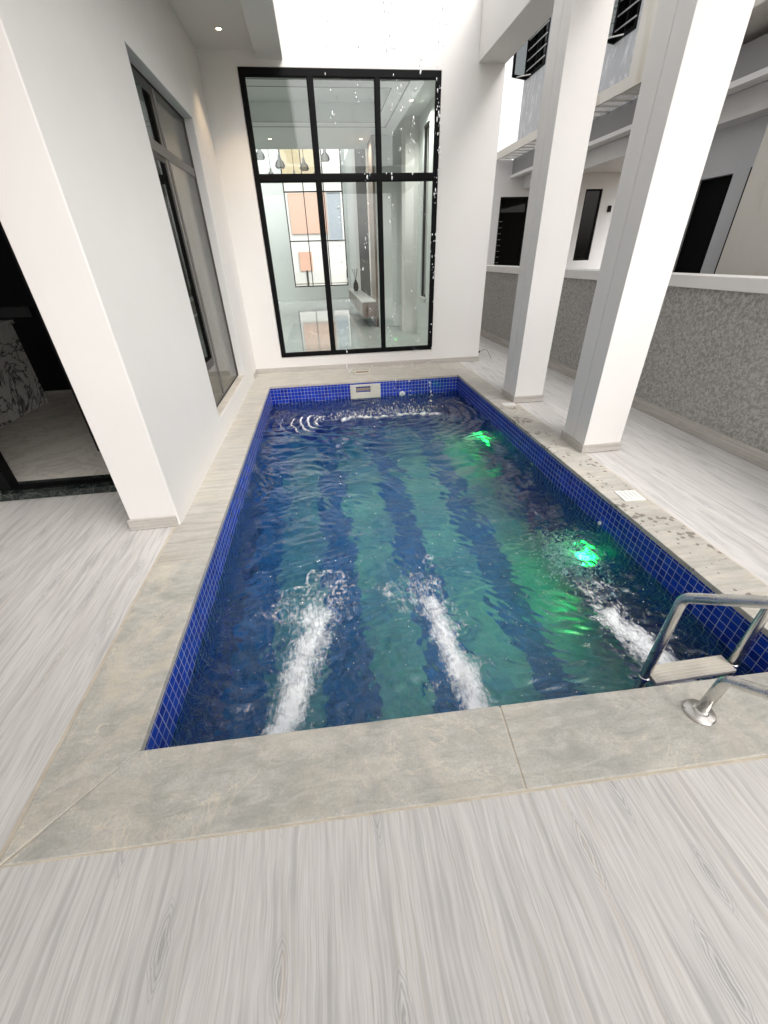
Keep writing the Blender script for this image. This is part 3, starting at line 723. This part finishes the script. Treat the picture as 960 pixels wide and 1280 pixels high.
# ------------------------------------------------------------------ ladder
ld = thing('pool_ladder', 'stainless steel pool ladder with two looped handrails at the near right corner', 'ladder', (2.45, -.1, 0))
def arc_pts(keys, n=10):
    """polyline with rounded corners: keys = [(point, corner radius)]"""
    P = [Vector(k[0]) for k in keys]; out = [P[0]]
    for i in range(1, len(P) - 1):
        r = keys[i][1]; a = (P[i - 1] - P[i]).normalized(); c = (P[i + 1] - P[i]).normalized()
        ang = a.angle(c); dd = min(r / math.tan(ang / 2), (P[i - 1] - P[i]).length * .49, (P[i + 1] - P[i]).length * .49)
        p0, p1 = P[i] + a * dd, P[i] + c * dd
        for k in range(n + 1):
            s_ = k / n; out.append((p0 * (1 - s_) ** 2) + P[i] * 2 * s_ * (1 - s_) + p1 * s_ ** 2)
    out.append(P[-1]); return out
for x in (2.222, 2.690):
    keys = [((x, .075, -1.0), 0), ((x, .078, .385), .085), ((x, -.46, .86), .14), ((x, -.60, .56), .12), ((x, -.20, .235), .075), ((x, -.188, .006), 0)]
    hr = MB().tube(arc_pts(keys), .0215, 20).build('handrail', STEEL, ld, smooth=True)
    MB().lathe((x + .0, -.188, CT), [(.057, 0), (.057, .006), (.052, .011), (.030, .015), (.026, .026), (.0225, .028)], (0, 0, 1), 40).build('flange', STEEL, hr, smooth=False)
    MB().lathe((x, .0745, -.15), [(.0218, 0), (.0245, .004), (.0245, .026), (.0218, .03)], (0, 0, 1), 20).build('clamp', STEEL, hr, smooth=True)
for z in (-.115, -.40, -.68):
    st = MB().box(2.245, 2.667, .030, .122, z - .022, z).build('step', plain('cream_step', (.66, .63, .56), .5, var=.1, bump=.4, scale=10), ld, bevel=.004)
    for k in range(5): MB().box(2.265, 2.647, .040 + .016 * k, .046 + .016 * k, z + .0002, z + .0022).build('grip_rib', PLASTIC, st)

# ------------------------------------------------------------------ boundary wall
bd = thing('boundary_wall', 'waist high boundary wall of rough grey render with a white cap', 'wall', (4.5, 3, 0))
MB().box(4.445, 4.62, -7, 12.2, -.05, 1.26).build('wall_body', RENDER, bd)
MB().box(4.405, 4.66, -7, 12.2, 1.262, 1.368).build('cap', WHITE, bd, bevel=.006)
MB().box(4.431, 4.4455, -7, 12.2, .0, .125).build('skirting', SKIRT, bd, bevel=.003)

# ------------------------------------------------------------------ neighbouring house
nb = thing('neighbour_house', 'white and grey two storey house beyond the boundary wall with slatted overhang', 'house', (6.5, 8, 0))
WN = [(10.48, 11.40, 4.86, 5.95), (7.42, 7.98, 4.38, 5.7)]
MB().slab('x', 5.955, 6.2, [6.545, 7.36, 7.42, 7.98, 10.48, 11.40, 11.5], [3.502, 4.38, 4.86, 5.70, 5.95, 6.2],
          lambda u, v: any(a < u < b_ and c < v < d for a, b_, c, d in WN)).build('upper_wall', GREY_PANEL, nb)
MB().box(5.45, 9.5, .5, 6.539, 3.60, 5.9).build('upper_wall', WHITE_STAIN, nb, bevel=.01)
MB().box(5.30, 5.449, .5, 5.2, 3.95, 4.10).build('ledge', WHITE, nb, bevel=.01)
for a, b_, c, d in WN:
    wfr = MB().slab('x', 5.94, 6.0, [a, a + .05, (a + b_) / 2 - .02, (a + b_) / 2 + .02, b_ - .05, b_], [c, c + .05, d - .05, d],
                    lambda u, v, a=a, b_=b_, c=c, d=d: (a + .05 < u < (a + b_) / 2 - .02 or (a + b_) / 2 + .02 < u < b_ - .05) and c + .05 < v < d - .05).build('window_frame', BLACK, nb)
    MB().box(6.01, 6.02, a, b_, c, d).build('glass_pane', GLASS_DARK, wfr)
    gb = MB()
    for k in range(7):
        zz = c + .12 + k * .16; gb.box(5.915, 5.93, a, b_, zz, zz + .016)
    gb.build('burglar_bars', plain('pale_bars', (.5, .52, .52), .4), wfr)
    th = rad(68); L = .42
    lf = MB()
    hx, hy = 5.94, b_
    dx, dy = -math.sin(th), -math.cos(th)
    def lp(s_, z_, off=0): return (hx + dx * s_ * L - dy * off, hy + dy * s_ * L + dx * off, z_)
    for s0, s1, z0, z1 in ((0, .12, c, d), (.88, 1, c, d), (.12, .88, c, c + .05), (.12, .88, d - .05, d)):
        q0 = [lp(s0, z0), lp(s1, z0), lp(s1, z1), lp(s0, z1)]; q1 = [lp(s0, z0, .03), lp(s1, z0, .03), lp(s1, z1, .03), lp(s0, z1, .03)]
        va = [lf.bm.verts.new(p) for p in q0]; vb = [lf.bm.verts.new(p) for p in q1]
        lf.bm.faces.new(va); lf.bm.faces.new(vb[::-1])
        for i in range(4): lf.bm.faces.new((va[i], vb[i], vb[(i + 1) % 4], va[(i + 1) % 4]))
    sash = lf.build('open_sash', BLACK, wfr)
    gp = MB(); gp.quad(lp(.1, c + .03, .015), lp(.9, c + .03, .015), lp(.9, d - .03, .015), lp(.1, d - .03, .015)); gp.build('sash_pane', GLASS_DARK, sash)
    MB().tube([(5.93, hy - .3, c + .02), (hx + dx * L * .8, hy + dy * L * .8 + .02, c + .01), (hx + dx * L * 1.0, hy + dy * L * 1.0 + .02, c + .30)], .011, 8).build('stay_arm', STEEL, wfr)
MB().box(5.445, 5.48, 6.05, 11.6, 3.49, 3.63).build('overhang_fascia', WHITE_STAIN, nb)
# slats of the overhang and the beam they meet
y = 6.10
while y < 11.6:
    MB().box(5.482, 5.868, y, y + .10, 3.50, 3.575).build('slat', WHITE, nb); y += .285
MB().box(5.87, 6.0, 1.0, 11.4, 3.20, 3.499).build('overhang_beam', m_paint('dark_grey_paint', (.27, .275, .285)), nb)
MB().box(5.84, 6.03, 1.0, 11.4, 3.14, 3.198).build('beam_lip', NEIGH_WALL, nb)
MB().box(6.001, 9.5, .5, 11.39, 3.24, 3.49).build('porch_soffit', NEIGH_WALL, nb)
MB().box(6.22, 6.52, .5, 11.398, 2.93, 3.189).build('porch_beam', NEIGH_WALL, nb)
D1 = (5.645, 6.40, .9, 2.775); D2 = (7.92, 8.39, 1.345, 2.91)
MB().slab('y', 11.4, 11.6, [4.7, D1[0], D1[1], D2[0], D2[1], 9.5], [0, D1[2], D2[2], D1[3], D2[3], 3.485],
          lambda u, v: (D1[0] < u < D1[1] and D1[2] < v < D1[3]) or (D2[0] < u < D2[1] and D2[2] < v < D2[3])).build('wall', NEIGH_WALL, nb)
BLK = m_glass('black_opening_glass', (.10, .11, .12), .35)
for a, b_, c, d in (D1, D2):
    fr = MB().slab('y', 11.43, 11.48, [a, a + .04, b_ - .04, b_], [c, c + .04, d - .04, d], lambda u, v, a=a, b_=b_, c=c, d=d: a + .04 < u < b_ - .04 and c + .04 < v < d - .04).build('window_frame', BLACK, nb)
    MB().box(a + .03, b_ - .03, 11.45, 11.455, c + .03, d - .03).build('glass_pane', BLK, fr)
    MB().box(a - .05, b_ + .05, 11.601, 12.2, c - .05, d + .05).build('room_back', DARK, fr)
LG = plain('louvre_grey', (.12, .13, .13), .4)
for k in range(8): MB().box(D1[0] + .03, D1[0] + .12, 11.425, 11.432, 1.35 + k * .13, 1.365 + k * .13).build('louvre_edge', LG, nb)
MB().box(8.62, 8.72, 11.37, 11.399, 2.42, 2.56).build('wall_lamp_box', BLACK, nb, bevel=.01)
DY0, DY1 = 5.30, 5.945
MB().slab('x', 6.50, 6.72, [4.92, DY0, DY1, 6.15], [0, .02, 2.408, 2.93], lambda u, v: DY0 < u < DY1 and .02 < v < 2.408).build('wall', NEIGH_GREY, nb)
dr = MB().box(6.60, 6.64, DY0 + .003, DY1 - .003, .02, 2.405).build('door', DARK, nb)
MB().box(6.20, 9.5, 2.0, 4.72, 0, 2.928).build('wall', WHITE_STAIN, nb, bevel=.008)
MB().box(6.26, 6.30, 4.721, 4.80, .2, 2.40).build('black_strip', BLACK, nb)  # thin black strip along the wall edge

# ------------------------------------------------------------------ left entrance
en = thing('entrance_wall', 'black framed glass entrance left of the white pier', 'entrance', (-1.3, 2.35, 0))
MB().slab('y', 2.30, 2.46, [-4.2, -1.86, -.6005], [-.05, .05, 2.7, 3.69], lambda u, v: u > -1.86 and .05 < v < 2.7).build('wall_body', WHITE, en)
MB().box(-1.86, -.602, 2.262, 2.50, .0045, .062).build('threshold', MARBLE_BLACK, en, bevel=.004)
fr = MB().slab('y', 2.33, 2.43, [-1.858, -1.765, -.69, -.603], [.0622, .07, 1.30, 1.37, 2.60, 2.698],
               lambda u, v: -1.765 < u < -.69 and (.07 < v < 2.6)).build('door_frame', BLACK, en, bevel=.004)
# sliding leaf, half open on the right
lf = MB().slab('y', 2.47, 2.51, [-1.085, -1.035, -.66, -.61], [.285, .34, 1.31, 1.37, 2.62, 2.69], lambda u, v: -1.035 < u < -.66 and (.34 < v < 1.31 or 1.37 < v < 2.62)).build('door_leaf', BLACK, en, bevel=.003)
MB().box(-1.04, -.655, 2.488, 2.493, .33, 2.63).build('glass_pane', GLASS_DARK, lf)
MB().box(-1.765, -1.085, 2.40, 2.44, 1.31, 1.372).build('transom', BLACK, en, bevel=.003)

kt = thing('kitchen', 'dim room with polished pale marble floor behind the entrance', 'room', (-2.5, 5, 0))
MB().box(-6.0, -.605, 2.47, 8.2, .02, .060).build('floor', MARBLE_FLOOR, kt)
MB().box(-6.0, -.605, 2.47, 8.2, 3.0, 3.1).build('ceiling', plain('kitchen_ceiling', (.6, .6, .58), .7), kt)
MB().slab('x', -6.1, -6.0, [2.47, 2.8, 5.2, 8.2], [.02, .5, 2.8, 3.1], lambda u, v: 2.8 < u < 5.2 and .5 < v < 2.8).build('wall', plain('kitchen_wall', (.5, .5, .48), .5), kt)  # unseen opening added to let daylight into the kitchen
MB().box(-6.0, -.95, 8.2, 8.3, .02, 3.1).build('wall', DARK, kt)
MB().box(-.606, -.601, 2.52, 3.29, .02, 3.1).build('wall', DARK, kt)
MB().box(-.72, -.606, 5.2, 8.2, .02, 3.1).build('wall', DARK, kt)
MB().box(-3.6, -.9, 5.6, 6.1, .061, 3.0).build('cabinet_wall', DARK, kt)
isl = thing('marble_island', 'kitchen island clad in white marble with heavy black veins', 'kitchen island', (-3.2, 4.3, .06))
MB().box(-3.55, -2.86, 2.9, 5.0, .0605, 1.02).build('island_body', MARBLE_PANEL, isl, bevel=.004)
MB().box(-3.57, -2.84, 2.88, 5.02, 1.0205, 1.06).build('worktop', MARBLE_PANEL, isl, bevel=.004)

# ------------------------------------------------------------------ living hall behind the big window
lr = thing('living_hall', 'bright hall with glossy floor seen through the large window', 'room', (1, 12, 0))
RY0, RY1, RZ = YB + .2, 18.4, .15
MB().box(-.95, 3.29, RY0, RY1, .0, RZ).build('floor', MARBLE_ROOM, lr)
LC = 10.83
MB().slab('z', 3.60, 3.85, [-.95, -.2, 2.15, 3.29], [RY0, 7.0, 8.72, LC], lambda u, v: -.2 < u < 2.15 and 7.0 < v < 8.72).build('ceiling', GLOSS_WALL, lr)
MB().box(-.3, 2.25, 6.9, 8.82, 3.851, 3.95).build('ceiling', GLOSS_WALL, lr)
MB().slab('z', 3.597, 3.5995, [-.215, -.2, 2.15, 2.165], [6.985, 7.0, 8.72, 8.735], lambda u, v: -.2 < u < 2.15 and 7.0 < v < 8.72).build('ceiling_trim', BLACK_IN, lr)
MB().slab('z', 3.596, 3.5985, [-.45, -.43, 2.36, 2.38], [6.7, 6.72, 9.02, 9.04], lambda u, v: -.43 < u < 2.36 and 6.72 < v < 9.02).build('ceiling_trim', BLACK_IN, lr)
MB().box(.06, 1.12, 7.76, 7.83, 3.83, 3.852).build('air_slot', BLACK_IN, lr)
MB().box(.06, 1.12, 7.70, 7.76, 3.83, 3.852).build('air_slot', PLASTIC_W, lr)
MB().slab('x', -1.1, -.95, [RY0, 11.2, 18.0, RY1], [0, 4.2, 6.8, 7.0], lambda u, v: 11.2 < u < 18 and 4.2 < v < 6.8).build('wall', GLOSS_WALL, lr)  # high opening out of view, added to light the hall
FW = (-.09, 2.11, .585, 6.2)
MB().slab('y', RY1, RY1 + .2, [-1.1, FW[0], FW[1], 3.29], [0, FW[2], FW[3], 7], lambda u, v: FW[0] < u < FW[1] and FW[2] < v < FW[3]).build('wall', GLOSS_WALL, lr)
fw = MB().slab('y', RY1 + .02, RY1 + .07, [FW[0], FW[0] + .04, .63, .665, 1.38, 1.415, FW[1] - .04, FW[1]], [FW[2], FW[2] + .04, 2.14, 2.18, 3.67, 3.71, 5.2, 5.24, FW[3] - .04, FW[3]],
               lambda u, v: any(a < u < b_ for a, b_ in ((FW[0] + .04, .63), (.665, 1.38), (1.415, FW[1] - .04))) and any(a < v < b_ for a, b_ in ((FW[2] + .04, 2.14), (2.18, 3.67), (3.71, 5.2), (5.24, FW[3] - .04)))).build('window_frame', BLACK, lr)
MB().slab('z', 6.9, 7.1, [-1.1, -.7, 2.1, 3.29], [LC, LC + .3, RY1 - .4, RY1 + .2], lambda u, v: -.7 < u < 2.1 and LC + .3 < v < RY1 - .4).build('ceiling', GLOSS_WALL, lr)  # unseen roof opening added so sky light brightens the hall
MB().box(-1.1, 3.29, LC - .25, LC, 3.851, 6.9).build('wall', GLOSS_WALL, lr)
RWX = 2.86
SW1 = (7.55, 8.0, .9, 3.4); SW2 = (9.0, 9.45, .5, 3.35); SW3 = (11.2, 15.5, 4.6, 6.5)
MB().slab('x', RWX, RWX + .2, [RY0, SW1[0], SW1[1], SW2[0], SW2[1], 9.65, 11.0], [0, SW2[2], SW1[2], SW2[3], SW1[3], 7],
          lambda u, v: any(a < u < b_ and c < v < d for a, b_, c, d in (SW1, SW2))).build('wall', GLOSS_WALL, lr)
for a, b_, c, d in (SW1, SW2):
    f2 = MB().slab('x', RWX + .02, RWX + .07, [a, a + .035, b_ - .035, b_], [c, c + .035, d - .035, d], lambda u, v, a=a, b_=b_, c=c, d=d: a + .035 < u < b_ - .035 and c + .035 < v < d - .035).build('window_frame', BLACK, lr)
    MB().box(RWX + .04, RWX + .046, a + .03, b_ - .03, c + .03, d - .03).build('glass_pane', GLASS_DARK, f2)
    MB().box(RWX - .03, RWX, a - .05, b_ + .05, c - .05, c - .002).build('sill', WHITE, f2)
MB().box(2.62, RWX - .001, 8.35, 8.75, RZ, 3.6).build('pilaster', WHITE, lr)
MB().slab('x', 2.22, 2.40, [9.65, 11.2, 18.0, RY1], [RZ, 4.5, 6.5, 6.9], lambda u, v: 11.2 < u < 18.0 and 4.5 < v < 6.5).build('wall', GLOSS_WALL, lr)  # upper opening out of view, added for more light in the hall
MB().box(2.401, RWX, 9.65, 9.75, RZ, 6.9).build('wall', GLOSS_WALL, lr)
MB().box(3.295, 3.494, YB + .202, 18.6, 0, 4.6).build('wall', WHITE, lr)
mw = thing('media_wall', 'brown and black panelled media wall at the right of the hall', 'wall panel', (2.2, 11, .15))
MB().box(2.17, 2.219, 9.60, 10.45, RZ, 6.2).build('walnut_panel', BROWN, mw)
MB().box(2.18, 2.219, 10.452, 10.9, RZ + .5, 6.2).build('marble_strip', MARBLE_PANEL, mw)
MB().box(2.17, 2.219, 10.902, 13.4, RZ + .5, 6.2).build('dark_panel', plain('charcoal_slats', (.03, .03, .033), .7), mw)
MB().box(2.18, 2.219, 13.402, 14.6, RZ + .5, 6.2).build('marble_strip', WHITE, mw)
cs = thing('media_console', 'floating walnut console with a pale top on the media wall', 'console', (2.0, 12, .5))
MB().box(1.86, 2.168, 9.70, 14.6, .36, .68).build('cabinet', BROWN, cs, bevel=.004)
MB().box(1.84, 2.168, 9.68, 14.62, .681, .71).build('top', PLASTIC_W, cs, bevel=.003)
for k in range(5): MB().box(1.852, 1.8595, 9.78 + k * .97, 10.66 + k * .97, .38, .66).build('drawer', plain('walnut_front', (.16, .10, .07), .3, 0, .2), cs)
vz = thing('vase', 'small dark vase with twigs on the pale console top', 'vase', (1.98, 13.0, .71))
MB().lathe((1.98, 13.0, .7105), [(.05, 0), (.08, .08), (.07, .2), (.03, .28), (.035, .30)], (0, 0, 1), 20).build('vase_body', BLACK, vz, smooth=True)
tw = MB()
for k in range(7):
    a = k * .9; tw.tube([(1.98, 13.0, .98), (1.98 + .08 * math.cos(a), 13 + .08 * math.sin(a), 1.25), (1.98 + .1 * math.cos(a), 13 + .1 * math.sin(a), 1.3)], .004, 5)
tw.build('twigs', BLACK_IN, vz)
DG = m_glass('smoked_pendant_glass', (.52, .52, .51), 2.0)
pends = [(330, 208, 11.6), (336.5, 216, 12.9), (347.5, 213, 11.8), (363, 217, 13.2), (377, 215, 11.9), (389.5, 217, 13.1), (401, 210, 11.7)]
import json
CAMC = Vector((.86694178, -.95154542, 1.6)); CR = Vector((.98963675, -.14125042, -.02583437)); CU = Vector((.09726, .52701291, .84427358)); CF = Vector((.10563895, .83803682, -.53528937)); FPX = 505.5022
names_ = ['first', 'second', 'third', 'fourth', 'fifth', 'sixth', 'last']
for i, (x, z, y, sc) in enumerate([(-.22, 3.62, 12.1, .85), (-.12, 3.50, 13.6, .6), (.22, 3.47, 12.2, .9), (.50, 3.50, 13.8, .55), (.80, 3.45, 12.4, .85), (1.08, 3.50, 13.7, .55), (1.33, 3.60, 12.2, .85)]):
    t = thing('pendant_lamp', names_[i] + ' smoked glass pendant lamp from the left in the row hanging in the hall', 'pendant lamp', (x, y, z), 'smoked glass pendants in the hall')
    MB().tube([(x, y, z + .3 * sc), (x, y, 6.9)], .007, 6).build('cord', BLACK, t)
    MB().lathe((x, y, z), [(.10 * sc, 0), (.14 * sc, .05 * sc), (.12 * sc, .13 * sc), (.05 * sc, .20 * sc), (.035 * sc, .30 * sc)], (0, 0, 1), 20).build('lamp_shade', DG, t, smooth=True)
for i, (x, y, l_) in enumerate(((-.02, 7.35, 'small lit downlight nearest the top left pane of the large window'), (2.55, 7.5, 'small lit downlight behind the top right pane of the large window'),
        (2.0, 9.9, 'lit downlight in the lower hall ceiling beside the media wall'), (.2, 9.9, 'lit downlight in the lower hall ceiling above the pendants'), (1.1, 7.4, 'lit downlight in the middle of the recessed hall ceiling'))):
    z_ = 3.85 if i in (0, 4) else 3.599
    downlight((x, y, z_), l_, .035, 32, grp='downlights in the hall ceiling')

# street side beyond the hall
ORANGE = m_paint('orange_render', (.70, .42, .32))
hs = thing('orange_building', 'white building with large orange panels across the street behind the hall window', 'building', (1, 34, 0))
MB().box(-9, 12, 34, 42, 0, 11).build('wall', WHITE, hs)
MB().box(-.6, 1.9, 33.9, 33.999, 3.04, 5.29).build('orange_panel', ORANGE, hs)
MB().box(-.31, .60, 33.9, 33.999, .80, 1.98).build('orange_panel', ORANGE, hs)
MB().box(-.9, 1.6, 33.88, 33.999, 6.17, 7.9).build('orange_panel', plain('pale_ochre', (.62, .52, .34), .7), hs)
for k in range(4):
    f2 = MB().slab('y', 33.93, 33.998, [1.95 + k * 1.3, 2.01 + k * 1.3, 2.89 + k * 1.3, 2.95 + k * 1.3], [2.6, 2.68, 5.3, 5.38], lambda u, v, k=k: 2.01 + k * 1.3 < u < 2.89 + k * 1.3 and 2.68 < v < 5.3).build('window_frame', plain('pale_frame', (.5, .52, .55), .5), hs)
    MB().box(2.0 + k * 1.3, 2.9 + k * 1.3, 33.975, 33.99, 2.67, 5.31).build('glass_pane', plain('sky_glass', (.35, .40, .46), .1), f2)
fn = thing('street_fence', 'white horizontal rail fence along the street beyond the hall', 'fence', (1, 24, 0))
for k in range(9): MB().box(-6, 9, 24, 24.04, .05 + k * .10, .11 + k * .10).build('rail', PLASTIC_W, fn)
for k in range(8): MB().box(-6 + k * 2.1, -5.9 + k * 2.1, 23.95, 24.06, 0, 1.05).build('post', BLACK_IN, fn)
sheet('street', plain('street_asphalt', (.16, .16, .155), .85, 0, .1), [-30, 30], [25, 33], -.02, lambda x, y: False, 'grey street behind the hall', 'street')

# ------------------------------------------------------------------ camera
cam = bpy.data.cameras.new('camera'); co = bpy.data.objects.new('camera', cam); COL.objects.link(co)
co.matrix_world = Matrix(((CR.x, CU.x, -CF.x, CAMC.x), (CR.y, CU.y, -CF.y, CAMC.y), (CR.z, CU.z, -CF.z, CAMC.z), (0, 0, 0, 1)))
cam.sensor_fit = 'VERTICAL'; cam.sensor_height = 36; cam.lens = FPX / 1280 * 36; cam.clip_start = .02; cam.clip_end = 1500
S.camera = co

# ------------------------------------------------------------------ light
SUN_EL, SUN_AZ = rad(50), rad(142)      # azimuth clockwise from +y
W = bpy.data.worlds.new('World'); S.world = W; W.use_nodes = True; nt = W.node_tree; nt.nodes.clear()
sky = nt.nodes.new('ShaderNodeTexSky'); sky.sky_type = 'NISHITA'; sky.sun_disc = False; sky.sun_elevation = SUN_EL; sky.sun_rotation = SUN_AZ
sky.dust_density = 4; sky.air_density = 1.0
hsv = nt.nodes.new('ShaderNodeHueSaturation'); hsv.inputs['Saturation'].default_value = .12
bg = nt.nodes.new('ShaderNodeBackground'); bg.inputs[1].default_value = .15; out = nt.nodes.new('ShaderNodeOutputWorld')
mul = nt.nodes.new('ShaderNodeMix'); mul.data_type = 'RGBA'; mul.blend_type = 'MULTIPLY'; mul.inputs[0].default_value = 1; mul.inputs[7].default_value = (1.0, .965, .95, 1)
nt.links.new(sky.outputs[0], hsv.inputs['Color']); nt.links.new(hsv.outputs[0], mul.inputs[6]); nt.links.new(mul.outputs[2], bg.inputs[0]); nt.links.new(bg.outputs[0], out.inputs[0])
sl = bpy.data.lights.new('sun', 'SUN'); sl.energy = .5; sl.angle = rad(50); sl.color = (1, .96, .90)
so = bpy.data.objects.new('sun', sl); COL.objects.link(so)
d = Vector((math.sin(SUN_AZ) * math.cos(SUN_EL), math.cos(SUN_AZ) * math.cos(SUN_EL), math.sin(SUN_EL)))
so.rotation_euler = d.to_track_quat('Z', 'Y').to_euler()

# ------------------------------------------------------------------ render settings
vs = S.view_settings; S.display_settings.display_device = 'sRGB'; vs.view_transform = 'Standard'; vs.look = 'None'; vs.gamma = 1; vs.exposure = 1.22
C = S.cycles; C.max_bounces = 10; C.diffuse_bounces = 5; C.glossy_bounces = 5; C.transmission_bounces = 8; C.transparent_max_bounces = 16
C.caustics_reflective = False; C.caustics_refractive = True; C.sample_clamp_indirect = 6; C.use_denoising = True
try: C.denoiser = 'OPENIMAGEDENOISE'
except Exception: pass
C.blur_glossy = .3
